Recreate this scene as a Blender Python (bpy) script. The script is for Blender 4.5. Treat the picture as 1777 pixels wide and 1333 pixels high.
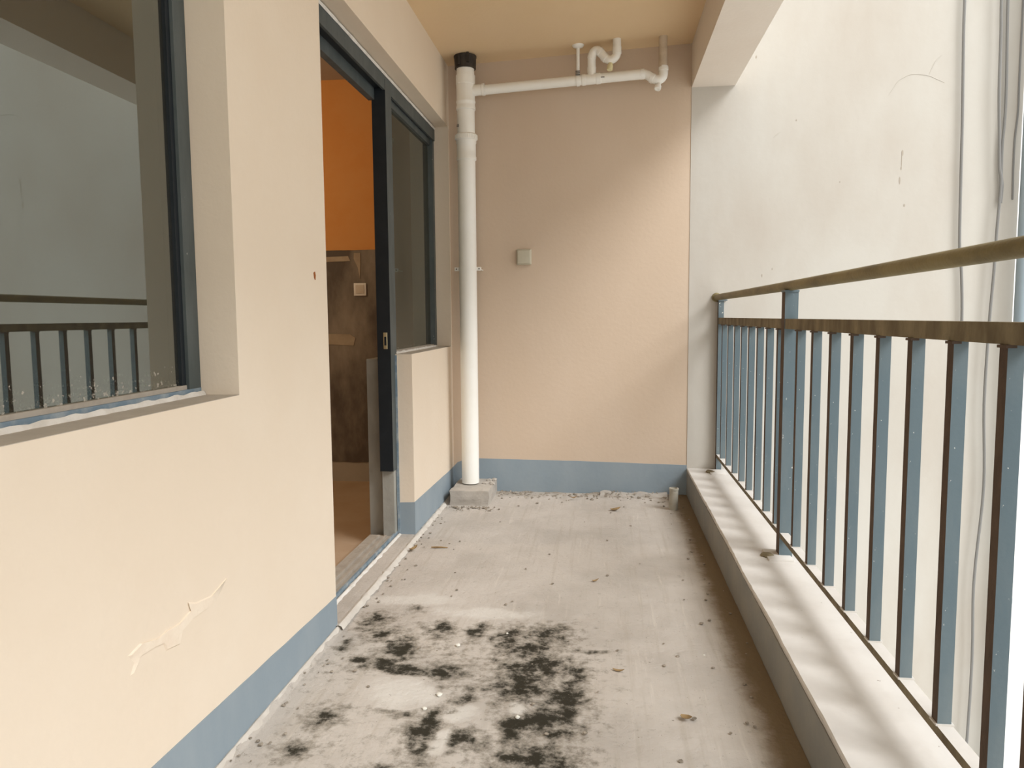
import bpy, bmesh, math, random
from mathutils import Vector, Matrix, noise

random.seed(7)
for o in list(bpy.data.objects):
    bpy.data.objects.remove(o)
S = bpy.context.scene
C = S.collection

# ------------------------------------------------------------------ camera
cd = bpy.data.cameras.new('camera')
cam = bpy.data.objects.new('camera', cd)
C.objects.link(cam)
cd.sensor_fit = 'HORIZONTAL'
cd.sensor_width = 36.0
cd.lens = 1309.3 / 1777 * 36.0
cd.clip_start = 0.02
cam.matrix_world = Matrix(((0.992706, -0.002913, 0.120524, 0.0),
                           (0.120301, 0.089183, -0.988723, 0.0),
                           (-0.007869, 0.996011, 0.088883, 1.1424),
                           (0, 0, 0, 1)))
S.camera = cam

# ------------------------------------------------------------------ sky, veiled sun, exposure
w = bpy.data.worlds.new('overcast_sky')
S.world = w
w.use_nodes = True
nt = w.node_tree
bg = nt.nodes['Background']
tc = nt.nodes.new('ShaderNodeTexCoord')
sep = nt.nodes.new('ShaderNodeSeparateXYZ')
ramp = nt.nodes.new('ShaderNodeValToRGB')
nt.links.new(tc.outputs['Generated'], sep.inputs[0])
nt.links.new(sep.outputs['Z'], ramp.inputs[0])
ramp.color_ramp.elements[0].position = 0.0
ramp.color_ramp.elements[0].color = (1.0, 0.98, 0.945, 1)
ramp.color_ramp.elements[1].position = 1.0
ramp.color_ramp.elements[1].color = (1.0, 0.985, 0.95, 1)
nt.links.new(ramp.outputs[0], bg.inputs['Color'])
bg.inputs['Strength'].default_value = 0.90

sd = bpy.data.lights.new('veiled_sun', 'SUN')
sun = bpy.data.objects.new('veiled_sun', sd)
C.objects.link(sun)
sd.energy = 1.95
sd.angle = math.radians(27)
sd.color = (0.96, 0.98, 1.0)
sun.rotation_euler = Vector((1.1, -0.72, 1.25)).to_track_quat('Z', 'Y').to_euler()
sun.location = (3, -2, 6)

vs = S.view_settings
vs.view_transform = 'Standard'
vs.look = 'None'
vs.exposure = 0.68
vs.gamma = 1.0
vs.use_curve_mapping = False

ld = bpy.data.lights.new('room_fill', 'POINT')  # unseen warm light added to brighten the room wall
fill_light = bpy.data.objects.new('room_fill', ld)
C.objects.link(fill_light)
ld.energy = 26
ld.color = (1.0, 0.78, 0.52)
ld.shadow_soft_size = 0.12
fill_light.location = (-3.2, 3.7, 2.35)

# ------------------------------------------------------------------ materials
def nmat(name):
    m = bpy.data.materials.new(name)
    m.use_nodes = True
    n = m.node_tree.nodes
    return m, n, m.node_tree.links, n['Principled BSDF']

def mat(name, col, rough=0.8, var=None, scale=4.0, amt=0.5, bump=0.0, bscale=60.0, metallic=0.0,
        lo=0.4, hi=0.7, stretch=(1, 1, 1), detail=6, spec=0.3, spots=None):
    """plain colour, a second colour broken in by noise, specks, fine relief"""
    m, n, L, p = nmat(name)
    p.inputs['Roughness'].default_value = rough
    p.inputs['Metallic'].default_value = metallic
    p.inputs['Specular IOR Level'].default_value = spec
    p.inputs['Base Color'].default_value = (*col, 1)
    t = n.new('ShaderNodeTexCoord')
    mp = n.new('ShaderNodeMapping')
    mp.inputs['Scale'].default_value = stretch
    L.new(t.outputs['Object'], mp.inputs[0])
    last = None
    if var:
        tx = n.new('ShaderNodeTexNoise')
        tx.inputs['Scale'].default_value = scale
        tx.inputs['Detail'].default_value = detail
        tx.inputs['Roughness'].default_value = 0.6
        L.new(mp.outputs[0], tx.inputs['Vector'])
        mr = n.new('ShaderNodeMapRange')
        mr.inputs['From Min'].default_value = lo
        mr.inputs['From Max'].default_value = hi
        mr.inputs['To Max'].default_value = amt
        L.new(tx.outputs['Fac'], mr.inputs['Value'])
        mx = n.new('ShaderNodeMix')
        mx.data_type = 'RGBA'
        mx.inputs['A'].default_value = (*col, 1)
        mx.inputs['B'].default_value = (*var, 1)
        L.new(mr.outputs[0], mx.inputs['Factor'])
        last = mx.outputs['Result']
    if spots:
        tx = n.new('ShaderNodeTexNoise')
        tx.inputs['Scale'].default_value = spots[1]
        tx.inputs['Detail'].default_value = 3
        L.new(t.outputs['Object'], tx.inputs['Vector'])
        mr = n.new('ShaderNodeMapRange')
        mr.inputs['From Min'].default_value = spots[2]
        mr.inputs['From Max'].default_value = spots[2] + 0.04
        L.new(tx.outputs['Fac'], mr.inputs['Value'])
        mx = n.new('ShaderNodeMix')
        mx.data_type = 'RGBA'
        if last:
            L.new(last, mx.inputs['A'])
        else:
            mx.inputs['A'].default_value = (*col, 1)
        mx.inputs['B'].default_value = (*spots[0], 1)
        L.new(mr.outputs[0], mx.inputs['Factor'])
        last = mx.outputs['Result']
    if last:
        L.new(last, p.inputs['Base Color'])
    if bump:
        bt = n.new('ShaderNodeTexNoise')
        bt.inputs['Scale'].default_value = bscale
        bt.inputs['Detail'].default_value = 5
        L.new(t.outputs['Object'], bt.inputs['Vector'])
        b = n.new('ShaderNodeBump')
        b.inputs['Strength'].default_value = bump
        b.inputs['Distance'].default_value = 0.004
        L.new(bt.outputs['Fac'], b.inputs['Height'])
        L.new(b.outputs['Normal'], p.inputs['Normal'])
    return m

M = {}
M['wall'] = mat('tan_plaster', (0.755, 0.645, 0.515), 0.92, (0.785, 0.685, 0.56), 2.2, 0.7, 0.25, 45)
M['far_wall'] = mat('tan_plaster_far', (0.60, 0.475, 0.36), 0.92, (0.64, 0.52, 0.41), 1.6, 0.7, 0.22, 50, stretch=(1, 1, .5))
M['ceiling'] = mat('ceiling_plaster', (0.74, 0.555, 0.34), 0.95, (0.77, 0.59, 0.39), 1.5, 0.6, 0.25, 50)
M['beam'] = mat('beam_plaster', (0.80, 0.73, 0.65), 0.95, (0.72, 0.63, 0.54), 2.0, 0.4, 0.25, 50)
M['outer'] = mat('exterior_cream', (0.54, 0.515, 0.465), 0.9, (0.46, 0.41, 0.35), 1.7, 0.75, 0.2, 30, stretch=(1, 1, .45),
                 lo=.42, hi=.72)
M['blue_band'] = mat('blue_grey_paint', (0.255, 0.31, 0.35), 0.75, (0.32, 0.365, 0.395), 5, 0.6, 0.2, 40, stretch=(1, 1, .5))
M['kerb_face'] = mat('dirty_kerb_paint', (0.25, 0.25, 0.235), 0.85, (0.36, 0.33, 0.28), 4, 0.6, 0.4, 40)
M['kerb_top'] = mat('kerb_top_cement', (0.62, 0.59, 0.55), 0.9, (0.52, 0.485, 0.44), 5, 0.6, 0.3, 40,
                    spots=((0.3, 0.26, 0.22), 38, 0.74))
M['cement'] = mat('grey_cement', (0.46, 0.42, 0.37), 0.95, (0.30, 0.27, 0.235), 7, 0.7, 0.7, 40)
M['cement_light'] = mat('pale_cement', (0.60, 0.56, 0.50), 0.95, (0.46, 0.42, 0.37), 9, 0.6, 0.6, 40)
M['bare'] = mat('bare_concrete', (0.36, 0.35, 0.31), 0.95, (0.20, 0.19, 0.165), 5, 0.8, 0.5, 30, stretch=(1, 1, .4))
M['sill'] = mat('grimy_sill', (0.50, 0.44, 0.37), 0.95, (0.40, 0.35, 0.29), 8, 0.7, 0.5, 50)
M['frame'] = mat('slate_frame', (0.068, 0.083, 0.083), 0.5, (0.12, 0.135, 0.135), 14, 0.6, 0.1, 60, stretch=(1, 1, .3),
                 spots=((0.45, 0.45, 0.42), 55, 0.73))
M['frame_dark'] = mat('black_frame', (0.012, 0.016, 0.02), 0.45, (0.02, 0.025, 0.03), 14, 0.5)
M['frame_dusty'] = mat('dusty_track', (0.42, 0.37, 0.31), 0.9, (0.31, 0.27, 0.22), 20, 0.7, 0.3, 60)
M['film'] = mat('blue_film', (0.17, 0.235, 0.29), 0.6, (0.42, 0.44, 0.44), 20, 0.8, 0.3, 60, lo=.42, hi=.72)
M['caulk'] = mat('white_mortar', (0.74, 0.71, 0.66), 0.95, (0.55, 0.51, 0.45), 22, 0.7, 0.8, 60)
M['pvc'] = mat('white_pvc', (0.88, 0.87, 0.82), 0.42, (0.82, 0.79, 0.71), 4, 0.5, 0, spec=0.45)
M['pvc_dirty'] = mat('stained_pvc', (0.64, 0.54, 0.42), 0.7, (0.45, 0.36, 0.26), 16, 0.7, 0.2, 60)
M['pvc_yellow'] = mat('yellowed_plastic', (0.72, 0.66, 0.40), 0.5, (0.6, 0.5, 0.3), 20, 0.5)
M['stub'] = mat('grimy_grey_pvc', (0.42, 0.39, 0.32), 0.45, (0.30, 0.27, 0.21), 18, 0.7, spec=.5)
M['black'] = mat('black_plastic', (0.03, 0.024, 0.02), 0.6, (0.09, 0.07, 0.05), 18, 0.6, 0.2, 50)
M['ink'] = mat('grey_ink', (0.12, 0.11, 0.10), 0.8)
M['rail_blue'] = mat('blue_grey_steel', (0.105, 0.145, 0.165), 0.5, (0.17, 0.20, 0.205), 9, 0.7, 0.12, 80, stretch=(1, 1, .25),
                     spots=((0.62, 0.62, 0.58), 70, 0.70))
M['rail_brown'] = mat('grimy_rail_paint', (0.125, 0.095, 0.055), 0.75, (0.26, 0.215, 0.13), 16, 0.8, 0.3, 70, stretch=(1, 1, .4),
                      lo=.38, hi=.66)
M['rail_shaded'] = mat('shaded_face', (0.075, 0.05, 0.035), 0.8, (0.13, 0.085, 0.06), 30, 0.7, 0.2, 90, stretch=(1, 1, .4))  # shade of the inner faces put into the colour; weld tabs share it
M['hand'] = mat('grimy_handrail', (0.23, 0.185, 0.085), 0.55, (0.11, 0.085, 0.04), 12, 0.8, 0.3, 70, stretch=(1, .35, 1),
                lo=.42, hi=.68)
M['room_orange'] = mat('orange_room_wall', (0.70, 0.30, 0.085), 0.95, (0.74, 0.38, 0.14), 3, 0.5, 0.3, 30)
M['room_dark'] = mat('dark_wainscot', (0.125, 0.10, 0.08), 0.9, (0.36, 0.30, 0.24), 3.2, 0.9, 0.5, 20, stretch=(1, 1, .45),
                     lo=.45, hi=.72)
M['room_mid'] = mat('smeared_mortar', (0.46, 0.37, 0.27), 0.95, (0.33, 0.25, 0.18), 9, 0.7, 0.5, 30)
M['room_grey'] = mat('room_grey', (0.48, 0.42, 0.35), 0.95, (0.38, 0.33, 0.27), 3, 0.6, 0.3, 30)
M['room_floor'] = mat('room_screed', (0.50, 0.36, 0.24), 0.85, (0.42, 0.28, 0.17), 3, 0.6, 0.3, 30)
M['switch'] = mat('switch_plastic', (0.82, 0.78, 0.73), 0.4)
M['switch_key'] = mat('switch_key', (0.66, 0.57, 0.48), 0.4)
M['box'] = mat('grey_box_plastic', (0.52, 0.48, 0.37), 0.42, (0.46, 0.42, 0.32), 20, 0.5, spec=0.5)
M['brass'] = mat('lock_plate', (0.62, 0.54, 0.34), 0.35, metallic=0.8)
M['cable'] = mat('grey_cable', (0.22, 0.215, 0.205), 0.6)
M['scar'] = mat('rust_scar', (0.33, 0.11, 0.03), 0.9)
M['stain'] = mat('drip_stain', (0.40, 0.35, 0.29), 0.95)
M['flake'] = mat('flaking_paint', (0.80, 0.70, 0.57), 0.95, (0.76, 0.63, 0.50), 14, 0.7, 0.6, 60)
M['leaf'] = mat('dry_leaf', (0.34, 0.23, 0.11), 0.8, (0.15, 0.10, 0.05), 40, 0.7)
M['debris'] = mat('grit', (0.36, 0.31, 0.25), 0.95, (0.12, 0.10, 0.075), 60, 0.9, 0.6, 80)
M['white_chip'] = mat('white_stone', (0.70, 0.68, 0.61), 0.9)
M['street'] = mat('pale_paving', (0.62, 0.61, 0.58), 0.9, (0.5, 0.5, 0.48), 0.6, 0.5)
M['gutter'] = mat('blue_grey_pipe', (0.26, 0.32, 0.36), 0.5, (0.34, 0.39, 0.41), 7, 0.6, stretch=(1, 1, .3))

def glass_mat(name, tint, ior, dirt=0.0, z0=0.95, z1=1.2):
    m, n, L, p = nmat(name)
    n.remove(p)
    out = n['Material Output']
    tr = n.new('ShaderNodeBsdfTransparent'); tr.inputs[0].default_value = (*tint, 1)
    gl = n.new('ShaderNodeBsdfGlossy'); gl.inputs['Roughness'].default_value = 0.012
    gl.inputs[0].default_value = (0.86, 0.92, 0.88, 1)
    fr = n.new('ShaderNodeFresnel'); fr.inputs[0].default_value = ior
    mx = n.new('ShaderNodeMixShader')
    L.new(fr.outputs[0], mx.inputs[0]); L.new(tr.outputs[0], mx.inputs[1]); L.new(gl.outputs[0], mx.inputs[2])
    last = mx
    # grime film everywhere plus specks that gather at the foot of the pane
    df = n.new('ShaderNodeBsdfDiffuse'); df.inputs[0].default_value = (0.55, 0.50, 0.42, 1)
    t = n.new('ShaderNodeTexCoord'); sp = n.new('ShaderNodeSeparateXYZ')
    L.new(t.outputs['Object'], sp.inputs[0])
    mr = n.new('ShaderNodeMapRange')
    mr.inputs['From Min'].default_value = z0; mr.inputs['From Max'].default_value = z1
    mr.inputs['To Min'].default_value = 0.27; mr.inputs['To Max'].default_value = -0.25
    L.new(sp.outputs['Z'], mr.inputs['Value'])
    tx = n.new('ShaderNodeTexNoise'); tx.inputs['Scale'].default_value = 95; tx.inputs['Detail'].default_value = 4
    L.new(t.outputs['Object'], tx.inputs['Vector'])
    ad = n.new('ShaderNodeMath'); ad.operation = 'ADD'
    L.new(tx.outputs['Fac'], ad.inputs[0]); L.new(mr.outputs[0], ad.inputs[1])
    m2 = n.new('ShaderNodeMapRange')
    m2.inputs['From Min'].default_value = 0.80; m2.inputs['From Max'].default_value = 0.88
    m2.inputs['To Min'].default_value = dirt; m2.inputs['To Max'].default_value = 0.55
    L.new(ad.outputs[0], m2.inputs['Value'])
    mx2 = n.new('ShaderNodeMixShader')
    L.new(m2.outputs[0], mx2.inputs[0]); L.new(last.outputs[0], mx2.inputs[1]); L.new(df.outputs[0], mx2.inputs[2])
    L.new(mx2.outputs[0], out.inputs['Surface'])
    return m

M['glass'] = glass_mat('window_glass', (0.62, 0.68, 0.58), 3.0, 0.035, 0.02, 0.28)
M['glass_dark'] = glass_mat('dusty_tinted_glass', (0.42, 0.42, 0.36), 1.45, 0.06, 0.01, 0.12)

# balcony screed: wear read from the mesh's own painted wear map, broken up by noise
def floor_mat():
    m, n, L, p = nmat('balcony_screed')
    p.inputs['Roughness'].default_value = 0.9
    p.inputs['Specular IOR Level'].default_value = 0.25
    at = n.new('ShaderNodeVertexColor'); at.layer_name = 'wear'
    sp = n.new('ShaderNodeSeparateColor'); L.new(at.outputs['Color'], sp.inputs[0])
    t = n.new('ShaderNodeTexCoord')
    def nz(scale, det=6, st=(1, 1, 1), rough=0.62):
        mp = n.new('ShaderNodeMapping'); mp.inputs['Scale'].default_value = st
        L.new(t.outputs['Object'], mp.inputs[0])
        x = n.new('ShaderNodeTexNoise'); x.inputs['Scale'].default_value = scale
        x.inputs['Detail'].default_value = det; x.inputs['Roughness'].default_value = rough
        L.new(mp.outputs[0], x.inputs['Vector']); return x.outputs['Fac']
    def mr(v, a, b, c=0., d=1.):
        x = n.new('ShaderNodeMapRange'); x.interpolation_type = 'SMOOTHSTEP'
        x.inputs['From Min'].default_value = a; x.inputs['From Max'].default_value = b
        x.inputs['To Min'].default_value = c; x.inputs['To Max'].default_value = d
        L.new(v, x.inputs['Value']); return x.outputs[0]
    def mix(f, a, b):
        x = n.new('ShaderNodeMix'); x.data_type = 'RGBA'
        L.new(f, x.inputs['Factor'])
        for k, v in (('A', a), ('B', b)):
            if isinstance(v, tuple): x.inputs[k].default_value = (*v, 1)
            else: L.new(v, x.inputs[k])
        return x.outputs['Result']
    def add(a, b, op='ADD'):
        x = n.new('ShaderNodeMath'); x.operation = op
        for i, v in enumerate((a, b)):
            if isinstance(v, (int, float)): x.inputs[i].default_value = v
            else: L.new(v, x.inputs[i])
        return x.outputs[0]
    c = mix(mr(nz(2.4), .38, .68), (0.52, 0.475, 0.425), (0.44, 0.40, 0.355))
    c = mix(mr(nz(38, 4, (1, .045, 1)), .50, .74, 0, .5), c, (0.40, 0.35, 0.29))       # trowel streaks
    c = mix(mr(nz(38, 4, (1, .06, 1.3)), .60, .72, 0, .35), c, (0.66, 0.61, 0.54))
    fine = nz(26, 9, (1, 1, 1), .72)
    c = mix(mr(add(sp.outputs[1], add(add(fine, -0.5), 0.9, 'MULTIPLY')), .2, .8, 0, .7), c, (0.64, 0.61, 0.56))                   # pale lime bloom
    browning = add(sp.outputs[2], add(add(fine, -0.5), 0.55, 'MULTIPLY'))
    c = mix(mr(browning, .22, .85, 0, .9), c, (0.17, 0.115, 0.055))                         # browner towards the kerb and far wall
    mold = add(sp.outputs[0], add(add(fine, -0.5), 1.9, 'MULTIPLY'))
    c = mix(mr(mold, .14, .55, 0, .7), c, (0.21, 0.185, 0.145))
    c = mix(mr(mold, .44, .86, 0, .97), c, (0.020, 0.017, 0.009))                       # black mould
    c = mix(mr(nz(120, 2), .715, .74), c, (0.16, 0.13, 0.10))
    L.new(c, p.inputs['Base Color'])
    bt = nz(55, 7); b = n.new('ShaderNodeBump'); b.inputs['Strength'].default_value = 0.55
    b.inputs['Distance'].default_value = 0.006
    L.new(add(bt, add(mold, -0.5, 'MULTIPLY')), b.inputs['Height']); L.new(b.outputs[0], p.inputs['Normal'])
    return m
M['floor'] = floor_mat()

# ------------------------------------------------------------------ mesh helpers
def box(bm, x0, x1, y0, y1, z0, z1, mi=0):
    x0, x1 = min(x0, x1), max(x0, x1); y0, y1 = min(y0, y1), max(y0, y1); z0, z1 = min(z0, z1), max(z0, z1)
    v = [bm.verts.new((x, y, z)) for z in (z0, z1) for y in (y0, y1) for x in (x0, x1)]
    fs = []
    for q in ((0, 2, 3, 1), (4, 5, 7, 6), (0, 1, 5, 4), (2, 6, 7, 3), (0, 4, 6, 2), (1, 3, 7, 5)):
        f = bm.faces.new([v[i] for i in q]); f.material_index = mi; fs.append(f)
    return fs                                            # bottom, top, -y, +y, -x, +x

def bbox(bm, x0, x1, y0, y1, z0, z1, bev, seg=2, mi=0):
    t = bmesh.new(); box(t, x0, x1, y0, y1, z0, z1, mi)
    bmesh.ops.bevel(t, geom=t.edges[:], offset=bev, segments=seg, profile=0.6, affect='EDGES')
    merge(bm, t)

def merge(bm, t, mtx=None):
    if mtx is not None: bmesh.ops.transform(t, matrix=mtx, verts=t.verts[:])
    me = bpy.data.meshes.new('tmp'); t.to_mesh(me); t.free(); bm.from_mesh(me); bpy.data.meshes.remove(me)

def slab(bm, pts, d):
    """polygon pts given thickness along vector d"""
    a = [bm.verts.new(p) for p in pts]; b = [bm.verts.new(Vector(p) + Vector(d)) for p in pts]
    bm.faces.new(a[::-1]); bm.faces.new(b); k = len(pts)
    for i in range(k): bm.faces.new((a[i], a[(i + 1) % k], b[(i + 1) % k], b[i]))
    bmesh.ops.recalc_face_normals(bm, faces=bm.faces[:])

def lathe(bm, prof, c, axis=(0, 0, 1), seg=28):
    """prof = [(radius, distance along axis)]"""
    ax = Vector(axis).normalized(); a = ax.orthogonal().normalized(); b = ax.cross(a); c = Vector(c)
    rings = []
    for r, h in prof:
        rings.append([bm.verts.new(c + ax * h + (a * math.cos(t) + b * math.sin(t)) * max(r, 1e-4))
                      for t in (2 * math.pi * i / seg for i in range(seg))])
    for p, q in zip(rings, rings[1:]):
        for i in range(seg):
            bm.faces.new((p[i], p[(i + 1) % seg], q[(i + 1) % seg], q[i])).smooth = True
    bm.faces.new(rings[0][::-1]); bm.faces.new(rings[-1])

def tube(bm, path, rad, seg=16, jit=0.0):
    P = [Vector(p) for p in path]; rings = []
    up = None
    for i, p in enumerate(P):
        t = (P[min(i + 1, len(P) - 1)] - P[max(i - 1, 0)]).normalized()
        if up is None: up = t.orthogonal().normalized()
        up = (up - t * up.dot(t)).normalized(); s = t.cross(up)
        r = rad[i] if isinstance(rad, (list, tuple)) else rad
        rings.append([bm.verts.new(p + (up * math.cos(a) + s * math.sin(a)) * r * (1 + random.uniform(-jit, jit)))
                      for a in (2 * math.pi * k / seg for k in range(seg))])
    for a, b in zip(rings, rings[1:]):
        for i in range(seg):
            bm.faces.new((a[i], a[(i + 1) % seg], b[(i + 1) % seg], b[i])).smooth = True
    bm.faces.new(rings[0][::-1]); bm.faces.new(rings[-1])

def smooth_path(pts, n=6):
    """Catmull-Rom through the points"""
    P = [Vector(p) for p in pts]; P = [2 * P[0] - P[1]] + P + [2 * P[-1] - P[-2]]; out = []
    for i in range(1, len(P) - 2):
        for k in range(n):
            t = k / n; a, b, c, d = P[i - 1:i + 3]
            out.append(0.5 * ((2 * b) + (c - a) * t + (2 * a - 5 * b + 4 * c - d) * t * t + (3 * b - a - 3 * c + d) * t ** 3))
    out.append(P[-2]); return out

def ridge(bm, p0, p1, wdt, h, n=40, seed=0, side=(1, 0, 0)):
    """uneven low strip of mortar lying on the ground from p0 to p1"""
    p0, p1 = Vector(p0), Vector(p1); s = Vector(side); rows = []
    for i in range(n + 1):
        c = p0.lerp(p1, i / n)
        a = noise.noise(Vector((i * .45, seed, 0))); b = noise.noise(Vector((i * .38, seed + 9, 3)))
        ww = wdt * (1 + .55 * a); hh = h * (1 + .5 * b)
        c = c + s * (wdt * .2 * b)
        rows.append([bm.verts.new(c + s * (ww * u) + Vector((0, 0, hh * v)))
                     for u, v in ((-.5, -.15), (-.3, .75), (0, 1), (.28, .7), (.5, -.15))])
    for a, b in zip(rows, rows[1:]):
        for k in range(4): bm.faces.new((a[k], a[k + 1], b[k + 1], b[k])).smooth = True
    bmesh.ops.recalc_face_normals(bm, faces=bm.faces[:])

def pebble(bm, c, r, sq=0.6, seed=0, sub=1):
    t = bmesh.new(); bmesh.ops.create_icosphere(t, subdivisions=sub, radius=r)
    for v in t.verts:
        v.co *= 1 + .35 * noise.noise(v.co / r * 1.3 + Vector((seed * 3.1, seed, 0))); v.co.z *= sq
    merge(bm, t, Matrix.Translation(c))

def obj(name, bm, mats, parent=None, **props):
    me = bpy.data.meshes.new(name); bm.normal_update(); bm.to_mesh(me); bm.free()
    for m in (mats if isinstance(mats, (list, tuple)) else [mats]): me.materials.append(m)
    me.set_sharp_from_angle(angle=math.radians(38))
    o = bpy.data.objects.new(name, me); C.objects.link(o)
    if parent is not None:
        o.parent = parent
        off = Vector(parent.location); q = parent.parent
        while q is not None: off += q.location; q = q.parent
        me.transform(Matrix.Translation(-off))
    for k, v in props.items(): o[k] = v
    return o

def mk(name, fn, mats, parent=None, **props):
    bm = bmesh.new(); fn(bm); return obj(name, bm, mats, parent, **props)

def empty(name, loc, **props):
    o = bpy.data.objects.new(name, None); o.location = loc; o.empty_display_size = .05; C.objects.link(o)
    for k, v in props.items(): o[k] = v
    return o

ST = dict(kind='structure')

# ------------------------------------------------------------------ dimensions (metres)
XL, XF, XI = -0.976, -1.066, -1.216        # balcony face, frame plane and room face of the left wall
XK, XO = 0.524, 0.780                      # inner and outer face of the kerb and beam
D = 4.81                                   # far wall
YW = 1.923                                 # near side of the pier = right jamb of the big window
YP = 2.600                                 # far side of the pier = near jamb of the door
YQ = 3.771                                 # end of the parapet under the fixed pane
YR = 4.790                                 # far reveal
ZC = 2.735
ZSO = 2.335                                # underside of the lintel
YB = -1.25                                 # wall behind the camera
BACK = 5.25                                # back wall of the room

# ------------------------------------------------------------------ floor
MOLD = [(-0.862, 2.694, 0.057, 0.077), (-0.8, 2.579, 0.046, 0.05), (-0.701, 2.436, 0.044, 0.1), (-0.711, 2.348, 0.038, 0.05),
        (-0.733, 2.821, 0.041, 0.05), (-0.583, 2.642, 0.038, 0.052), (-0.456, 2.655, 0.027, 0.084), (-0.33, 2.592, 0.045, 0.133),
        (-0.2, 2.64, 0.083, 0.104), (-0.249, 2.506, 0.089, 0.055), (-0.218, 2.378, 0.122, 0.068), (-0.259, 2.237, 0.074, 0.107),
        (-0.112, 2.147, 0.051, 0.173), (-0.172, 2.044, 0.098, 0.056), (-0.25, 2.005, 0.041, 0.077), (-0.483, 1.98, 0.045, 0.151),
        (-0.419, 2.121, 0.027, 0.076), (-0.388, 1.918, 0.069, 0.045), (-0.171, 1.832, 0.10, 0.08), (-0.796, 1.999, 0.045, 0.056),
        (-0.816, 1.83, 0.06, 0.036), (-0.511, 2.307, 0.074, 0.04), (-0.666, 2.311, 0.132, 0.032), (-0.592, 2.046, 0.075, 0.023),
        (-0.501, 2.175, 0.024, 0.051), (-0.084, 2.332, 0.029, 0.056), (-0.815, 2.38, 0.039, 0.025), (-0.894, 2.462, 0.024, 0.037),
        (-0.451, 1.843, 0.03, 0.053), (-0.591, 1.769, 0.059, 0.029), (-0.032, 2.506, 0.049, 0.018)]
PALE = [(-0.625, 2.162, 0.085, 0.095), (-0.541, 2.153, 0.052, 0.064), (-0.406, 2.05, 0.05, 0.051), (-0.432, 1.899, 0.025, 0.061),
        (-0.252, 2.099, 0.023, 0.033), (-0.78, 2.90, 0.20, 0.06), (-0.45, 2.79, 0.2, 0.05)]

def blobs(L, x, y, k=1.0):
    v = 0.0
    for cx, cy, a, b in L:
        q = ((x - cx) / a) ** 2 + ((y - cy) / b) ** 2
        if q < 6: v = max(v, math.exp(-q * k))
    return v

def build_floor():
    xs = [XI - 0.0, -1.10] + [-1.066 + i * (XK + 1.066) / 170 for i in range(171)]
    ys = [YB, -.6, 0, .5, 1.0, 1.3] + [1.5 + i * .0085 for i in range(int(1.9 / .0085))] + [3.42 + i * .014 for i in range(100)]
    ys = [y for y in ys if y < D - .005] + [D]
    xs = xs[2:]
    verts = []; wear = []
    for y in ys:
        for x in xs:
            v = Vector((x, y, 0))
            n1 = noise.noise(v * 3.1); n2 = noise.noise(v * 11); n3 = noise.noise(v * 31)
            wx, wy = x + .028 * n2 + .012 * n3, y + .035 * noise.noise(v * 9 + Vector((5, 5, 5))) + .014 * n3
            m = blobs(MOLD, wx, wy, .62)
            pl = blobs(PALE, wx, wy, .8)
            halo = max(blobs([(-.22, 2.15, .24, .52), (-.62, 2.42, .34, .38), (-.47, 1.98, .16, .22)], wx, wy, .9), .55 * blobs([(-.75, 2.1, .2, .45)], wx, wy, .8))
            m = m * .62 + .30 * halo + .10 * n3 + .10 * n2 * halo - .75 * pl * (1 + n3)
            m = max(0, min(1, m))
            edge = max(0, 1 - (XK - x) / (.155 + .03 * n1))            # browner beside the kerb
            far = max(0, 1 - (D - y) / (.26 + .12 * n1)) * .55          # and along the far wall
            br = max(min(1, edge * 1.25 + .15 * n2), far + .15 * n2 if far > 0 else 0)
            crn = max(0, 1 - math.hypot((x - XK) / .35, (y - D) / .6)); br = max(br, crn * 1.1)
            z = .0035 * n1 + .0022 * n2 + .0012 * n3 - .004 * m
            if y > D - .25: z += .006 * (y - D + .25) / .25 + .01 * max(0, n2) * (y - D + .25) / .25
            if x < XL: z = .012 + .002 * n2
            elif x < XL + .02: z += .010
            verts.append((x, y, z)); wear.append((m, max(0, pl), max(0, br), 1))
    W = len(xs); faces = [(j * W + i, j * W + i + 1, (j + 1) * W + i + 1, (j + 1) * W + i)
                          for j in range(len(ys) - 1) for i in range(W - 1)]
    me = bpy.data.meshes.new('floor'); me.from_pydata(verts, [], faces)
    ca = me.color_attributes.new('wear', 'FLOAT_COLOR', 'POINT')
    ca.data.foreach_set('color', [c for q in wear for c in q])
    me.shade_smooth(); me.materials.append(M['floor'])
    o = bpy.data.objects.new('floor', me); C.objects.link(o); o['kind'] = 'structure'
    return o
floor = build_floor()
mk('slab', lambda b: box(b, XI, XO, YB, D + .2, -.22, -.02), M['cement'], floor)

# ------------------------------------------------------------------ left wall
def left_wall(b):
    box(b, XI, XL, YB, YW, 0, .937)                       # below the big window
    box(b, XI, XL, YB, YW, ZSO, 2.9)                      # above it
    box(b, XI, XL, YW, YP, 0, 2.9)                        # pier
    box(b, XI, XL, YP, D, ZSO, 2.9)                       # lintel
    box(b, XF, XL, YQ, YR, 0, .955)                       # parapet under the fixed pane
    box(b, XI, XL, YR, D, 0, ZSO)                         # far reveal
    box(b, XI, XL, YB - .2, YB, 0, 2.9)
wall_left = mk('wall_left', left_wall, M['wall'], **ST)
mk('parapet_core', lambda b: box(b, XI, XF, YQ, YR, 0, .93), M['bare'], wall_left, label='bare grey concrete end of the parapet')

def sill_one(b):
    t = bmesh.new(); box(t, -1.082, XL - .0006, YB, YW, .930, .9382); merge(b, t)
mk('window_sill', sill_one, M['sill'], wall_left)
mk('parapet_sill', lambda b: box(b, -1.07, XL - .0006, YQ + .0006, YR, .948, .9562), M['sill'], wall_left)

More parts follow.
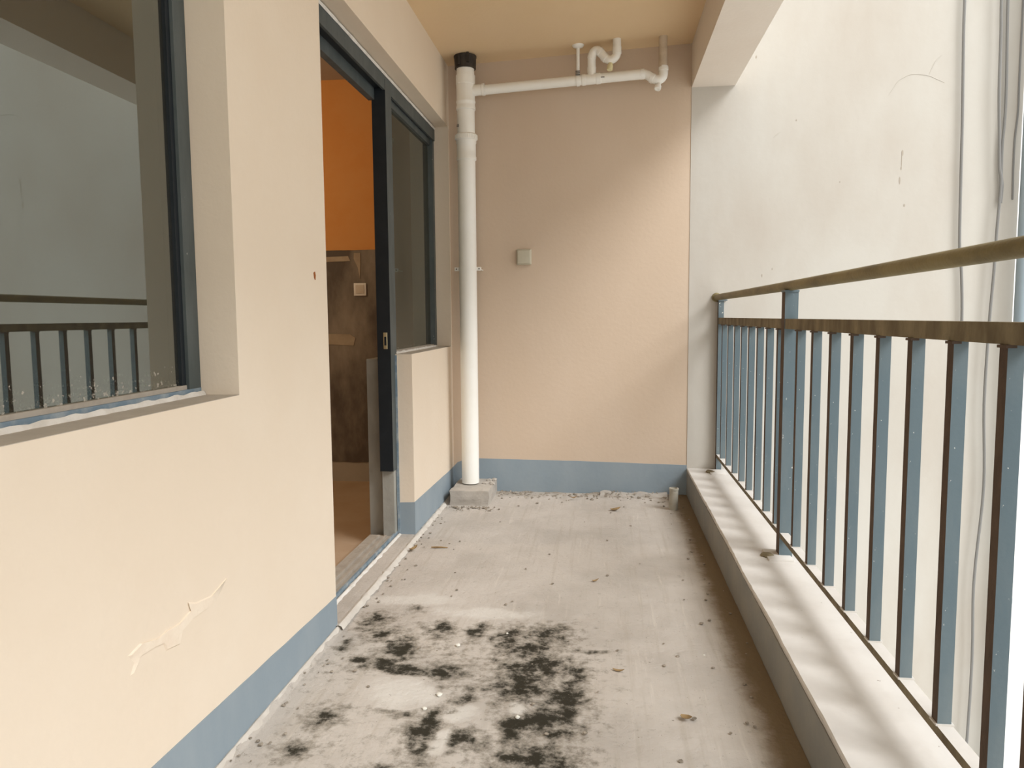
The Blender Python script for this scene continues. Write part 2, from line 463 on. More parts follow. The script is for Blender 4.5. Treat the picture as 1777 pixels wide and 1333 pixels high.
flk = [(1.400, .403), (1.432, .431), (1.484, .427), (1.52, .42), (1.532, .399), (1.582, .39), (1.596, .418), (1.648, .430),
       (1.714, .428), (1.771, .433), (1.819, .471), (1.74, .452), (1.664, .462), (1.63, .476), (1.64, .452), (1.586, .440),
       (1.54, .445), (1.495, .442), (1.44, .458), (1.395, .449), (1.415, .425)]
def flake(b):
    n = len(flk); c = Vector((XL + .006, 1.58, .432))
    ring = [Vector((XL - .001, y + .006 * noise.noise(Vector((i * 1.7, 0, 0))), z)) for i, (y, z) in enumerate(flk)]
    top = [Vector((XL + .003 + .003 * abs(noise.noise(Vector((i * .9, 4, 0)))), p.y * .94 + c.y * .06, p.z * .9 + .1 * .432)) for i, p in enumerate(ring)]
    r = [b.verts.new(p) for p in ring]; t = [b.verts.new(p) for p in top]
    for i in range(n): b.faces.new((r[i], r[(i + 1) % n], t[(i + 1) % n], t[i]))
    b.faces.new(t); bmesh.ops.triangulate(b, faces=[f for f in b.faces if len(f.verts) > 4])
    bmesh.ops.recalc_face_normals(b, faces=b.faces[:])
mk('plaster_flake', flake, M['flake'], wall_left, label='pale peeling paint flake low on the wall')
def scar(b):
    slab(b, [(XL, 2.477, 1.296), (XL, 2.487, 1.300), (XL, 2.492, 1.287), (XL, 2.488, 1.272), (XL, 2.481, 1.279)], (.0025, 0, 0))
mk('rust_scar', scar, M['scar'], wall_left, label='small orange-brown chip near the door edge')

# painted blue-grey bands at the foot of the walls
def wavy(pts, n, amp, seed):
    out = []
    for a, b_ in zip(pts, pts[1:]):
        for k in range(n):
            t = k / n; u = a[0] + (b_[0] - a[0]) * t
            out.append((u, a[1] + (b_[1] - a[1]) * t + amp * noise.noise(Vector((u * 9, seed, 0)))))
    out.append(pts[-1]); return out
def band(b, top, mk3, d):
    for (u0, z0), (u1, z1) in zip(top, top[1:]):
        slab(b, [mk3(u0, -.01), mk3(u1, -.01), mk3(u1, z1), mk3(u0, z0)], d)
def base_left(b):
    band(b, wavy([(YB, .27), (1.455, .17), (2.45, .128), (YP, .122)], 10, .002, 1), lambda u, z: (XL, u, z), (.0025, 0, 0))
    band(b, wavy([(YQ, .184), (4.70, .166), (D, .166)], 8, .002, 2), lambda u, z: (XL, u, z), (.0025, 0, 0))
    band(b, wavy([(XF, .178), (XL + .0025, .184)], 5, .003, 3), lambda u, z: (u, YQ, z), (0, -.0025, 0))
mk('baseboard_left', base_left, M['blue_band'], **ST)
mk('baseboard_far', lambda b: band(b, wavy([(XL + .003, .17), (-.95, .195), (-.88, .222), (-.17, .214), (XK, .198)], 8, .002, 5),
                                   lambda u, z: (u, D, z), (0, -.0025, 0)), M['blue_band'], **ST)

# ------------------------------------------------------------------ far wall, outer wall, ceiling, beam, kerb, back wall
def far_wall(b):
    box(b, -1.07, XK, D, D + .2, -.2, 2.9)
    box(b, XI - 0.0, -1.07, D, D + .2, -.2, 2.9)
mk('wall_far', far_wall, M['far_wall'], **ST)
wall_outer = mk('wall_outer', lambda b: box(b, XK, 2.40, D - .003, D + .3, -9, 8), M['outer'], **ST)
def drips(b):
    for x, z, w_, h in ((1.749, 2.088, .011, .035), (1.746, 2.04, .004, .07), (1.745, 2.0, .007, .02), (1.739, 1.928, .008, .045),
                        (1.77, 1.783, .009, .018), (.9, 2.677, .007, .018), (1.40, 1.93, .005, .01), (1.14, 2.30, .005, .012),
                        (.96, 1.38, .005, .02), (1.02, 1.42, .004, .012)):
        y = D - .003
        slab(b, [(x + w_ * .5 * math.cos(a), y, z + h * .5 * math.sin(a)) for a in (2 * math.pi * k / 8 for k in range(8))], (0, -.0012, 0))
mk('drip_stain', drips, M['stain'], wall_outer, label='small dark drip marks on the cream wall')
def crack(b):
    y = D - .0035
    for pts in ([(1.66, 2.422), (1.69, 2.47), (1.712, 2.502), (1.75, 2.525), (1.79, 2.537), (1.87, 2.527), (1.92, 2.505), (1.967, 2.481)],
                [(1.88, 2.53), (1.897, 2.57), (1.915, 2.606), (1.945, 2.637)], [(1.01, 2.20), (1.03, 2.22), (1.05, 2.235)]):
        P = smooth_path([(x, y, z) for x, z in pts], 4)
        tube(b, P, [.0018 * (.4 + .6 * math.sin(math.pi * min(1, max(0, i / (len(P) - 1))))) for i in range(len(P))], 6)
mk('plaster_crack', crack, M['outer'], wall_outer)

def ceiling(b):
    zl, zr = 2.711, 2.775
    def zz(x): return zl + (zr - zl) * (x - XL) / (XK - XL)
    v = [(XL - .02, YB, zz(XL - .02)), (XK + .02, YB, zz(XK + .02)), (XK + .02, D + .02, zz(XK + .02)), (XL - .02, D + .02, zz(XL - .02))]
    slab(b, v, (0, 0, .2))
mk('ceiling', ceiling, M['ceiling'], **ST)
mk('ceiling_beam', lambda b: box(b, XK, XO, YB, D - .003, 2.517, 3.3), M['beam'], **ST)

kerb_n = 150
def kerb_body(b):
    box(b, XK + .006, XO, YB, D - .003, -.25, .160)
kerb = mk('kerb', kerb_body, M['cement'], **ST)
def kerb_top(b):
    prev = None
    for i in range(kerb_n + 1):
        y = YB + (D - .003 - YB) * i / kerb_n
        e = .0045 * noise.noise(Vector((y * 2.3, 0, 1))) + .003 * noise.noise(Vector((y * 19, 0, 2)))
        zt = .178 + .0007 * noise.noise(Vector((y * 4, 3, 0)))
        row = [b.verts.new(p) for p in ((XK + .008, y, .140), (XK - .001 + e, y, .173 + e * .3), (XK + .003 + e, y, zt), (XK + .12, y, zt + .001),
                                        (XO + .004, y, .176), (XO + .004, y, .140))]
        if prev:
            for k in range(5): b.faces.new((prev[k], prev[k + 1], row[k + 1], row[k]))
        prev = row
    bmesh.ops.recalc_face_normals(b, faces=b.faces[:])
mk('kerb_cap', kerb_top, M['kerb_top'], kerb)
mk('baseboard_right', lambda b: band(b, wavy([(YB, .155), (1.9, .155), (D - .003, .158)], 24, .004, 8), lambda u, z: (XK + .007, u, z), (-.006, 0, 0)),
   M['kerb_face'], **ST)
mk('street', lambda b: box(b, -30, 60, -50, 40, -9.2, -9), M['street'], **ST)

# ------------------------------------------------------------------ the room behind the glass
wall_room = mk('wall_room_back', lambda b: box(b, -4.6, XI + .15, BACK, BACK + .2, -.2, 3.0), M['room_orange'], **ST)
def wains(b):
    x0, x1 = -4.6, XI
    n = 60; prev = None
    for i in range(n + 1):
        x = x0 + (x1 - x0) * i / n; q = .006 * noise.noise(Vector((x * 7, 0, 0)))
        row = [b.verts.new(p) for p in ((x, BACK - .012, .10 + q), (x, BACK - .012, 1.62 + q * .6), (x, BACK + .01, 1.625))]
        if prev:
            for k in range(2): b.faces.new((prev[k], row[k], row[k + 1], prev[k + 1]))
        prev = row
mk('wainscot', wains, M['room_dark'], wall_room, label='dark bare band where wall tiles were removed')
def smears(b):
    for k, pts in enumerate(([(-1.99, 1.575), (-1.80, 1.58), (-1.79, 1.545), (-1.99, 1.54)],
                             [(-1.76, 1.60), (-1.715, 1.60), (-1.71, 1.52), (-1.72, 1.42), (-1.735, 1.50), (-1.765, 1.56)],
                             [(-1.99, 1.03), (-1.80, 1.025), (-1.765, 1.00), (-1.78, .945), (-1.99, .955)])):
        slab(b, [(x + .01 * noise.noise(Vector((x * 30, k, z * 20))), BACK - .012, z) for x, z in pts], (0, -.004, 0))
mk('mortar_smear', smears, M['room_mid'], wall_room)
mk('wall_base_strip', lambda b: box(b, -4.6, XI, BACK - .006, BACK, -.05, .11), M['room_grey'], wall_room)
mk('wall_room_partition', lambda b: box(b, -4.6, XI + .001, 2.40, 2.52, -.2, 3.0), M['room_grey'], **ST)
mk('wall_room_end', lambda b: box(b, -4.8, -4.6, YB - .2, BACK + .2, -.2, 3.0), M['room_grey'], **ST)
mk('wall_room_near', lambda b: box(b, -4.6, XI, YB - .2, YB, -.2, 3.0), M['room_grey'], **ST)
mk('wall_room_right', lambda b: box(b, XI, XI + .15, D + .2, BACK, -.2, 3.0), M['room_grey'], **ST)
mk('ceiling_room', lambda b: box(b, -4.8, XI + .1, YB - .2, BACK + .2, 2.80, 3.0), M['room_grey'], **ST)
mk('floor_room', lambda b: box(b, -4.8, XI + .01, YB - .2, BACK + .2, -.22, -.045), M['room_floor'], **ST)

# ------------------------------------------------------------------ big window on the left
win = empty('window_1', (XF, .6, .937), **ST)
ZT = 2.335
def w_frame(b):
    box(b, -1.150, -1.085, 1.866, YW, .937, ZT)
    box(b, -1.150, -1.085, YB + .3, YB + .36, .937, ZT)
    box(b, -1.150, -1.085, YB + .3, YW, ZT - .06, ZT)
mk('frame', w_frame, M['frame'], win)
mk('gasket', lambda b: box(b, -1.112, -1.094, 1.848, 1.866, .965, ZT - .06), M['frame_dark'], win)
mk('bottom_rail', lambda b: box(b, -1.150, -1.084, YB + .36, YW - .0, .937, .958), M['film'], win, label='blue film-covered bottom rail')
mk('dusty_track', lambda b: box(b, -1.145, -1.092, YB + .36, 1.866, .958, .969), M['frame_dusty'], win)
mk('mortar_bead', lambda b: ridge(b, (-1.078, .2, .937), (-1.078, 1.92, .937), .016, .012, 110, 3), M['caulk'], win)
mk('pane', lambda b: box(b, -1.108, -1.103, YB + .36, 1.850, .966, ZT - .06), M['glass'], win)

# ------------------------------------------------------------------ sliding door and the fixed pane beside it
door = empty('door_1', (XF, 3.15, .012), **ST)
mk('head_mortar', lambda b: ridge(b, (XF + .004, YP, 2.327), (XF + .004, YR - .01, 2.327), .008, -.010, 70, 41), M['caulk'], door)
def head(b):
    box(b, -1.076, XF + .002, YP, YR, 2.250, ZSO)                       # outer lip
    box(b, -1.150, -1.076, YP, YR, 2.300, ZSO)
mk('head_frame', head, M['frame'], door)
mk('head_groove', lambda b: box(b, -1.118, -1.077, YP, 3.70, 2.262, 2.300), M['frame_dark'], door, label='black groove of the head track')
mk('inner_lip', lambda b: box(b, -1.150, -1.118, YP, 3.70, 2.205, 2.300), M['frame'], door)
mk('jamb', lambda b: box(b, -1.150, -1.08, YP, YP + .04, .012, 2.25), M['frame'], door)
def mull(b):
    fs = box(b, -1.132, XF + .003, 3.693, 3.800, .36, 2.302)
    fs[2].material_index = 1; fs[4].material_index = 1  # shade on the doorway side put in as black colour
mk('mullion', mull, [M['frame'], M['frame_dark']], door)
mk('mullion_foot', lambda b: box(b, -1.130, XF - .004, 3.72, 3.80, .012, .36), M['bare'], door, label='cement-smeared foot of the mullion')
lk = mk('lock_plate', lambda b: bbox(b, -1.099, -1.078, 3.688, 3.694, .985, 1.068, .002), M['brass'], door, label='brass lock plate')
mk('lock_slot', lambda b: box(b, -1.094, -1.083, 3.6872, 3.69, 1.003, 1.047), M['frame_dark'], lk)
mk('protective_film', lambda b: box(b, XF - .001, XF + .012, YQ - .008, YQ - .001, .02, .95), M['film'], door, label='strip of blue protective film')
mk('threshold', lambda b: box(b, -1.21, -1.068, YP, YQ - .03, -.04, .014), M['frame_dusty'], door)
for x0, x1 in ((-1.155, -1.145), (-1.118, -1.108), (-1.085, -1.077)):
    mk('track_rail', lambda b: box(b, x0, x1, YP, 3.70, .014, .026), M['frame_dusty'], door)
mk('threshold_face', lambda b: box(b, -1.077, -1.068, YP, 3.765, .0, .03), M['film'], door, label='blue film-covered outer face of the threshold')
mk('mortar_bead', lambda b: ridge(b, (-1.056, YP, .008), (-1.056, YQ - .01, .008), .026, .012, 60, 5), M['caulk'], door)

w2 = empty('window_2', (XF, 4.3, .955), **ST)
def w2f(b):
    box(b, -1.13, XF - .004, YR - .045, YR, .958, 2.302)
    box(b, -1.13, -1.085, 3.80, YR - .045, 2.215, 2.302)
mk('frame', w2f, M['frame'], w2)
mk('bottom_rail', lambda b: box(b, -1.13, -1.078, 3.80, YR, .950, .972), M['frame_dusty'], w2)
mk('gasket', lambda b: box(b, -1.104, -1.090, 3.80, 3.815, .972, 2.215), M['frame_dark'], w2)
mk('mortar_bead', lambda b: ridge(b, (-1.068, YQ + .02, .956), (-1.068, YR - .02, .956), .018, .010, 40, 11), M['caulk'], w2)
mk('pane', lambda b: box(b, -1.106, -1.101, 3.80, YR - .045, .972, 2.215), M['glass_dark'], w2)

# ------------------------------------------------------------------ railing
rail = empty('railing', (.72, 3.0, .178), label='blue-grey steel balcony railing with upright bars and round grimy handrail on kerb', category='railing')
PB = .05; PX0, PX1 = .697, .747
def handrail(b):
    P = [(.722 + .004 * t - .036 * max(0, t) ** 3, 1.2 + (D - .003 - 1.2) * t, 1.2565 - .0055 * t) for t in [k / 12 for k in range(-6, 13)]]
    tube(b, P, .0192, 24)
mk('handrail', handrail, M['hand'], rail, label='round olive-brown handrail')
mk('wall_flange', lambda b: lathe(b, [(.028, 0), (.028, .012), (.022, .016)], (.690, D - .003, 1.251), (0, -1, 0), 20), M['hand'], rail)
def railbar(b, x0, x1, z0, z1, y0=-.2, y1=D - .003):
    fs = box(b, x0, x1, y0, y1, z0, z1)
    fs[1].material_index = 1
mk('top_rail', lambda b: railbar(b, .699, .739, 1.087, 1.126), [M['rail_brown'], M['rail_brown']], rail, label='grimy brown upper rail')
mk('bottom_rail', lambda b: railbar(b, .699, .731, .256, .277), [M['rail_brown'], M['kerb_top']], rail, label='rusty bottom rail')
def post_mesh(b):
    fs = box(b, PX0, PX1, -.025, .025, .179, 1.226)
    fs[4].material_index = 1
posts = []
for k, y in enumerate((4.787, 3.072, 1.275)):
    bm = bmesh.new()
    if k == 0:
        fs = box(bm, .698, .730, D - .004, D - .045, .179, 1.236); fs[4].material_index = 1
    else:
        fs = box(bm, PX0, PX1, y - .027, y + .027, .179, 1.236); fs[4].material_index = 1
    p = obj('post', bm, [M['rail_blue'], M['rail_shaded']], rail)
    yb = y if k else 4.70
    t = .085
    mk('base_plate', lambda b: bbox(b, PX0 - .05, PX1 - .005, yb - t, yb + t * .6, .176, .186, .003), M['kerb_top'], p)
    if k < 2:
        mk('collar', lambda b: box(b, PX0 - .002, PX1 + .002, y - .03, min(y + .03, D - .004), 1.229, 1.237), M['rail_blue'], p)
    mk('mortar_lump', lambda b: pebble(b, (PX0 - .045, yb - .02, .182), .028, .45, k + 3, 2), M['rail_brown'], p)
bal_me = None
YS = [2.877 - .2055 * i for i in range(8)] + [1.05 - .2055 * i for i in range(6)] + [3.19, 3.393, 3.596, 3.80, 4.0, 4.205, 4.42, 4.635]
for y in YS:
    if bal_me is None:
        bm = bmesh.new()
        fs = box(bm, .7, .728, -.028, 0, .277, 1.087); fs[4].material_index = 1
        box(bm, .694, .712, -.034, -.002, 1.081, 1.0865, 1)      # weld tabs
        box(bm, .696, .733, -.031, .001, .277, .281, 2)
        bal_me = bpy.data.meshes.new('baluster'); bm.normal_update(); bm.to_mesh(bal_me); bm.free()
        for m in (M['rail_blue'], M['rail_shaded'], M['kerb_top']): bal_me.materials.append(m)
        bal_me.transform(Matrix.Translation((-.714, 0, -.277)))
    o = bpy.data.objects.new('baluster', bal_me); C.objects.link(o); o.parent = rail
    o.location = Vector((.714, y, .277)) - rail.location

# ------------------------------------------------------------------ soil stack in the corner
SX, SY = -.838, 4.66
blk = mk('concrete_block', lambda b: None, M['cement'], label='small rough concrete plinth on the floor under the white standpipe', category='plinth')
def block(b):
    for t in range(1):
        q = bmesh.new(); box(q, -.93, -.690, 4.44, D - .003, -.01, .088)
        bmesh.ops.subdivide_edges(q, edges=q.edges[:], cuts=5, use_grid_fill=True)
        for v in q.verts:
            n = Vector((noise.noise(v.co * 17), noise.noise(v.co * 17 + Vector((7, 0, 0))), noise.noise(v.co * 17 + Vector((0, 7, 0)))))
            if v.co.y < D - .02: v.co += n * .007
        merge(b, q)
    for i in range(9):
        pebble(b, (-.715 + random.uniform(-.03, .025), 4.70 + random.uniform(-.06, .09), .092), random.uniform(.012, .024), .45, i)
bm = bmesh.new(); block(bm); bm.to_mesh(blk.data); bm.free()

stack = empty('standpipe', (SX, SY, .09), label='tall white plastic drain standpipe in the far left corner', category='pipe')
mk('pipe_shaft', lambda b: lathe(b, [(.0545, .094), (.0545, 2.16)], (SX, SY, 0), seg=40), M['pvc'], stack)
mk('upper_shaft', lambda b: lathe(b, [(.0535, 2.19), (.0535, 2.69)], (SX, SY, 0), seg=40), M['pvc'], stack)
def joint(b):
    lathe(b, [(.055, 2.095), (.0605, 2.10), (.0605, 2.118), (.058, 2.122), (.058, 2.195), (.0615, 2.20), (.0615, 2.215), (.067, 2.22),
              (.067, 2.247), (.060, 2.254), (.054, 2.256)], (SX, SY, 0), seg=40)
j = mk('expansion_joint', joint, M['pvc'], stack)
def ring(b):
    for k in range(36):
        a = 2 * math.pi * k / 36
        t = bmesh.new(); box(t, -.002, .003, -.003, .003, 0, .022)
        merge(b, t, Matrix.Translation((SX + .0665 * math.cos(a), SY + .0665 * math.sin(a), 2.223)) @ Matrix.Rotation(a, 4, 'Z'))
mk('grip_ridges', ring, M['pvc'], j)
def tee(b):
    lathe(b, [(.054, 2.395), (.059, 2.398), (.059, 2.415), (.0565, 2.42), (.0565, 2.435), (.059, 2.44), (.059, 2.448), (.0565, 2.452), (.0565, 2.545), (.059, 2.548),
              (.059, 2.60), (.054, 2.602)], (SX, SY, 0), seg=40)
    lathe(b, [(.033, .03), (.033, .10), (.036, .102), (.036, .118)], (SX, SY, 2.510), (1, 0, .05), 28)
mk('tee_fitting', tee, M['pvc'], stack)
def cap_ring(b):
    lathe(b, [(.058, 2.638), (.064, 2.64), (.066, 2.70), (.0685, 2.705), (.0685, 2.714)], (SX, SY, 0), seg=40)
    box(b, SX + .02, SX + .034, SY - .075, SY - .055, 2.66, 2.716); box(b, SX - .03, SX - .02, SY - .072, SY - .06, 2.65, 2.70)
mk('ceiling_collar', cap_ring, M['black'], stack, label='black rubber collar at the ceiling')
def clamp(b):
    lathe(b, [(.0548, 1.430), (.0580, 1.430), (.0580, 1.448), (.0548, 1.448)], (SX, SY, 0), seg=40)
    for s in (-1, 1): bbox(b, SX + s * .052, SX + s * .084, SY - .006, SY + .006, 1.4275, 1.4505, .004)
    for s in (-1, 1): box(b, SX + s * .066, SX + s * .072, SY, D + .004, 1.436, 1.442)
cl = mk('wall_clamp', clamp, M['pvc'], stack)
for s in (-1, 1):
    mk('screw', lambda b: lathe(b, [(.0042, 0), (.0042, .002)], (SX + s * .071, SY - .006, 1.439), (0, -1, 0), 12), M['ink'], cl)
def mark1(b):
    for z in (2.325, 2.333): box(b, -.022, .0, -.0003, .0006, z - 2.33, z - 2.33 + .004)
    box(b, -.004, 0, -.0003, .0006, -.01, .008)
bm = bmesh.new(); t = bmesh.new(); mark1(t)
merge(bm, t, Matrix.Translation((SX - .0385, SY - .0385, 2.30)) @ Matrix.Rotation(math.radians(-45), 4, 'Z'))
obj('printed_mark', bm, M['ink'], stack, label='small dark printed mark')

# ------------------------------------------------------------------ branch pipe under the ceiling with two traps
BP0, BP1 = Vector((-.7195, 4.66, 2.513)), Vector((.225, 4.66, 2.563))
ax = (BP1 - BP0).normalized()
br = empty('branch_pipe', (-.3, 4.66, 2.53), label='white horizontal drain pipe under the ceiling with two looped traps', category='pipe')
mk('pipe_run', lambda b: lathe(b, [(.0290, 0), (.0290, (BP1 - BP0).length)], BP0, ax, 28), M['pvc'], br)
def on(x): return BP0 + ax * ((x + .7195) / ax.x)
mk('coupling', lambda b: lathe(b, [(.029, 0), (.0325, .002), (.0325, .022), (.0305, .024), (.0305, .085), (.0325, .087), (.0325, .112), (.029, .114)], on(-.135), ax, 28), M['pvc'], br)
def hang(b):
    z = 2.552
    lathe(b, [(.007, z), (.0105, z + .01), (.0105, 2.72), (.011, 2.738)], (-.157, 4.66, 0), seg=14)
    lathe(b, [(.0105, 2.728), (.030, 2.736), (.036, 2.744), (.036, 2.752)], (-.157, 4.66, 0), seg=22)
    lathe(b, [(.0295, -.009), (.0335, -.009), (.0335, .009), (.0295, .009)], on(-.157), ax, 28)
hg = mk('hanger', hang, M['pvc'], br)
def hbolt(b):
    for z in (2.565, 2.575, 2.585): box(b, -.171, -.144, 4.626, 4.632, z, z + .005)
mk('hanger_bolt', hbolt, M['ink'], hg)
t1 = smooth_path([(.071, 4.62, 2.765), (.072, 4.62, 2.70), (.068, 4.622, 2.664), (.042, 4.625, 2.643), (.012, 4.63, 2.650), (-.014, 4.635, 2.678),
                  (-.038, 4.64, 2.704), (-.062, 4.645, 2.700), (-.075, 4.65, 2.672), (-.076, 4.66, 2.62), (-.076, 4.66, 2.565)], 6)
tr1 = mk('trap_bend', lambda b: tube(b, t1, .0245, 20), M['pvc'], br)
def sleeve(b, P, i, r, k=2):
    d = (P[i + 1] - P[i - 1]).normalized(); L = .010 * k
    lathe(b, [(r - .003, -L), (r, -L + .001), (r, L - .001), (r - .003, L)], P[i], d, 20)
for i, rr, k in ((7, .0265, 2), (26, .0265, 1.2), (33, .0265, 1), (48, .0262, 1)):
    mk('trap_sleeve', lambda b: sleeve(b, t1, i, rr, k), M['pvc'], tr1)
mk('trap_outlet', lambda b: lathe(b, [(.027, 0), (.026, .03), (.018, .055)], (-.076, 4.66, 2.615), (0, 0, -1), 20), M['pvc'], tr1)
def plug1(b):
    lathe(b, [(.013, 0), (.013, .02), (.017, .021), (.017, .045), (.015, .048)], (.036, 4.624, 2.627), (-.15, -.2, -1), 16)
mk('cleanout_plug', plug1, M['pvc_yellow'], tr1, label='yellowed clean-out plug')
t2 = smooth_path([tuple(on(.20)), (.232, 4.66, 2.563), (.256, 4.658, 2.553), (.280, 4.655, 2.535), (.308, 4.652, 2.524), (.333, 4.65, 2.532), (.343, 4.65, 2.556), (.343, 4.65, 2.60)], 6)
tr2 = mk('trap_bend', lambda b: tube(b, t2, .0265, 20), M['pvc'], br)
for i, rr, k in ((4, .031, 1.2), (18, .0292, 1), (40, .0288, 1)):
    mk('trap_sleeve', lambda b: sleeve(b, t2, i, rr, k), M['pvc'], tr2)
mk('cleanout_plug', lambda b: lathe(b, [(.014, 0), (.014, .022), (.019, .023), (.019, .044), (.013, .046), (.012, .041)], (.318, 4.65, 2.505), (-.25, -.45, -1), 18), M['pvc'], tr2)
mk('riser', lambda b: lathe(b, [(.0255, 2.59), (.0245, 2.62), (.0245, 2.775)], (.3405, 4.65, 0), seg=20), M['pvc_dirty'], br, label='stained brownish riser pipe')
def mark2(b):
    p = on(-.028)
    box(b, p.x, p.x + .004, p.y - .0297, p.y - .028, p.z - .002, p.z + .010); box(b, p.x, p.x + .028, p.y - .0297, p.y - .028, p.z - .004, p.z + .0005)
mk('printed_mark', mark2, M['ink'], br, label='small dark L-shaped mark')

# ------------------------------------------------------------------ outlet box on the far wall, switch in the room
jb = empty('junction_box', (-.502, D, 1.517), label='small square grey plastic cover box fixed to the far tan wall', category='box')
mk('back_box', lambda b: bbox(b, -.550, -.454, D - .022, D + .002, 1.468, 1.567, .009, 3), M['box'], jb)
mk('cover_plate', lambda b: bbox(b, -.544, -.460, D - .030, D - .018, 1.474, 1.561, .006, 3), M['box'], jb)

sw = empty('light_switch', (-1.72, BACK - .012, 1.344), label='white square light switch on the dark wall inside the doorway', category='switch')
def swf(b):
    bbox(b, -1.765, -1.675, BACK - .024, BACK - .011, 1.299, 1.389, .003)
mk('switch_frame', swf, M['switch'], sw)
mk('rocker', lambda b: bbox(b, -1.751, -1.689, BACK - .027, BACK - .022, 1.314, 1.375, .0015), M['switch_key'], sw)

# ------------------------------------------------------------------ cables and drainpipe on the outer wall
def cable(name, pts, r, label, dy=.022):
    P = smooth_path([(x, D - dy, z) for x, z in pts], 5)
    o = mk(name, lambda b: tube(b, P, r, 8), M['cable'], label=label, category='cable', group='cables on the outer wall'); return o
cable('cable', [(2.03, 4.2), (2.045, 3.4), (2.05, 2.932), (2.052, 2.74), (2.065, 2.288), (2.07, 2.026), (2.08, 1.56), (2.097, 1.392), (2.112, 1.103), (2.108, .7), (2.10, .323), (2.105, -.03),
                (2.12, -.5), (2.10, -1.0), (2.16, -1.6), (2.2, -3)], .0085, 'grey cable hanging alone on the cream outer wall, leftmost of the cables')
cable('cable', [(2.22, 4.2), (2.235, 3.4), (2.239, 2.92), (2.245, 2.73), (2.250, 2.41), (2.262, 2.183), (2.272, 1.987), (2.284, 1.888), (2.274, 1.623), (2.269, 1.389), (2.257, 1.085),
                (2.25, .6), (2.27, .1), (2.24, -.5), (2.25, -1.2), (2.2, -3)], .0085, 'grey cable that runs on below the knot, left strand of the pair', .040)
cable('cable', [(2.275, 4.2), (2.278, 3.4), (2.282, 2.92), (2.296, 2.441), (2.296, 2.247), (2.290, 2.117), (2.292, 1.954), (2.300, 1.87), (2.296, 1.78)], .008,
      'grey cable joining its neighbour from the right, right strand of the pair')
cable('cable', [(2.37, 3.0), (2.37, 2.5), (2.372, 2.3), (2.362, 2.15), (2.362, 1.98), (2.366, 1.8)], .005, 'thin grey cable beside the blue-grey drainpipe at the wall end', .009)
gp = empty('drainpipe', (2.415, D - .06, -2), label='blue-grey drainpipe at the far right end of the cream wall', category='pipe')
mk('pipe_shaft', lambda b: lathe(b, [(.032, -9), (.032, 6)], (2.412, D - .062, 0), seg=20), M['gutter'], gp)
for z in (-.6, 2.95):
    mk('wall_clamp', lambda b: lathe(b, [(.032, z), (.036, z), (.036, z + .03), (.032, z + .03)], (2.412, D - .062, 0), seg=20), M['gutter'], gp)

# ------------------------------------------------------------------ mortar and litter on the floor
mk('mortar_fillet', lambda b: (ridge(b, (-.962, YP - .02, .006), (-.962, 4.43, .002), .034, .014, 110, 21),
                               ridge(b, (-.968, YB, .002), (-.968, YP, .002), .022, .012, 190, 25)), M['cement_light'], floor)
def far_ledge(b):
    ridge(b, (-.02, 4.775, -.004), (.40, 4.765, -.004), .09, .030, 15, 31, (0, 1, 0))
    ridge(b, (-.62, 4.79, -.004), (-.02, 4.795, -.004), .035, .010, 18, 35, (0, 1, 0))
mk('mortar_ledge', far_ledge, M['cement'], floor)
def grit(b):
    for i in range(430):
        if i < 190:
            x = random.uniform(-.66, .45); y = D - abs(random.gauss(.05, .07)) - .01
        elif i < 255:
            x = -.955 + abs(random.gauss(0, .05)); y = random.uniform(1.75, 4.4)
        elif i < 340:
            x = random.uniform(-.92, -.64); y = 4.41 - abs(random.gauss(0, .05))
        elif i < 380:
            x = XK - abs(random.gauss(.05, .06)); y = random.uniform(1.7, 4.7)
        else:
            x = random.uniform(-.85, .4); y = random.uniform(1.75, 4.5)
        if x > .50 or y > D - .006: continue
        r = random.uniform(.003, .008) * (1.5 if i < 190 else 1)
        pebble(b, (x, y, .004), r, .5, i)
_g0 = grit
def grit(b):
    _g0(b)
    for i in range(70):
        x = random.choice((random.uniform(-.66, -.45), random.uniform(-.1, .4), random.uniform(-.6, .4)))
        y = D - .02 - abs(random.gauss(.03, .06)); a = random.uniform(0, 3.1); L = random.uniform(.012, .03); W_ = L * random.uniform(.2, .4)
        t = bmesh.new(); slab(t, [(-L / 2, -W_ / 2, 0), (L / 2, -W_ / 3, .004), (L / 2.5, W_ / 2, .006), (-L / 3, W_ / 2, .001)], (0, 0, .0012))
        merge(b, t, Matrix.Translation((x, y, .010 + (.012 if x > 0 else 0))) @ Matrix.Rotation(a, 4, 'Z') @ Matrix.Rotation(random.uniform(-.6, .6), 4, 'X'))
mk('grit', grit, M['debris'], label='dark grit and crumbs scattered on the concrete floor', category='debris', kind='stuff')

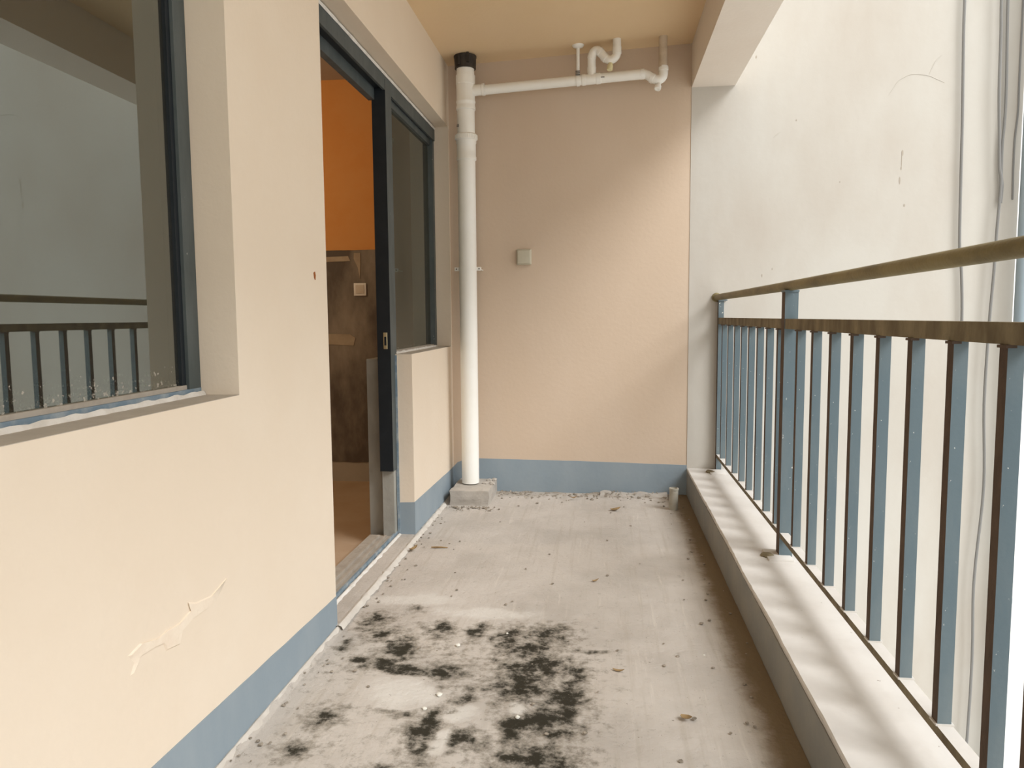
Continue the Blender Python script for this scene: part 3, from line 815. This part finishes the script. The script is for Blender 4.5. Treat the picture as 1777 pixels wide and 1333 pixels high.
def stone(x, y, r, lab, m='white_chip', nm='stone_chip', sd=1):
    mk(nm, lambda b: pebble(b, (x, y, r * .28), r * .8, .65, sd, 2), M[m], label=lab, category='stone')
stone(-.501, 2.498, .010, 'white stone chip on pale screed between the two black mould patches', sd=1)
stone(-.492, 2.151, .012, 'white stone chip at the right end of the pale lime patch', sd=2)
stone(-.517, 2.067, .009, 'white stone chip on black mould just below the pale lime patch', sd=3)
stone(-.344, 2.616, .006, 'tiny white chip at the top left of the large black mould patch', sd=4)
stone(-.242, 2.049, .009, 'white chip in the middle of the large black mould patch', sd=5)
stone(.339, 2.509, .005, 'tiny white chip on the brown strip beside the kerb', sd=6)

mk('stick', lambda b: tube(b, [(-.846, 3.582, .006), (-.83, 3.580, .007), (-.80, 3.588, .006), (-.765, 3.586, .005)], [.003, .0042, .004, .002], 8),
   M['leaf'], label='short thin brown stick lying near the door threshold', category='stick')
def leafm(b, c, L, W, ang, curl):
    n = 6; rows = []
    for i in range(n + 1):
        t = i / n; wd = W * math.sin(math.pi * (.06 + .9 * t)) ** .8; row = []
        for s in (-1, 0, 1):
            p = Vector(((t - .5) * L, s * wd, .003 + curl * (t - .4) ** 2 + (abs(s) * wd * .5)))
            p = Matrix.Rotation(ang, 3, 'Z') @ p + Vector(c); row.append(b.verts.new(p))
        rows.append(row)
    for a, d in zip(rows, rows[1:]):
        for k in range(2): b.faces.new((a[k], a[k + 1], d[k + 1], d[k])).smooth = True
    g = bmesh.ops.extrude_face_region(b, geom=b.faces[:])
    bmesh.ops.translate(b, vec=(0, 0, .0012), verts=[v for v in g['geom'] if isinstance(v, bmesh.types.BMVert)])
for c, L, W, a, cu, lab in (((-.922, 3.52, .008), .05, .012, .9, .05, 'curled dry brown leaf beside the stick near the door'),
                            ((.071, 4.385, .002), .06, .018, .2, .05, 'curled dry leaf lying near the far wall'),
                            ((-.18, 4.62, .012), .035, .010, .2, .04, 'small pale dry leaf in the grit at the middle of the far wall'),
                            ((-.033, 3.185, .0), .030, .006, .3, .03, 'small dark leaf shred alone on the middle of the floor'),
                            ((.05, 2.36, -.001), .04, .006, -.4, .03, 'thin leaf shred right of the large mould patch'),
                            ((.235, 2.09, -.001), .035, .012, -.6, .03, 'small brown leaf shred on the screed near the kerb')):
    mk('dry_leaf', lambda b: leafm(b, c, L, W, a, cu), M['leaf'], label=lab, category='leaf')
mk('pipe_stub', lambda b: lathe(b, [(.026, -.02), (.026, .118), (.028, .12), (.028, .130), (.022, .131), (.021, .10)], (.410, 4.45, 0), (.02, 0, 1), 20),
   M['stub'], label='short dirty plastic pipe stub standing in the far right floor corner', category='pipe')
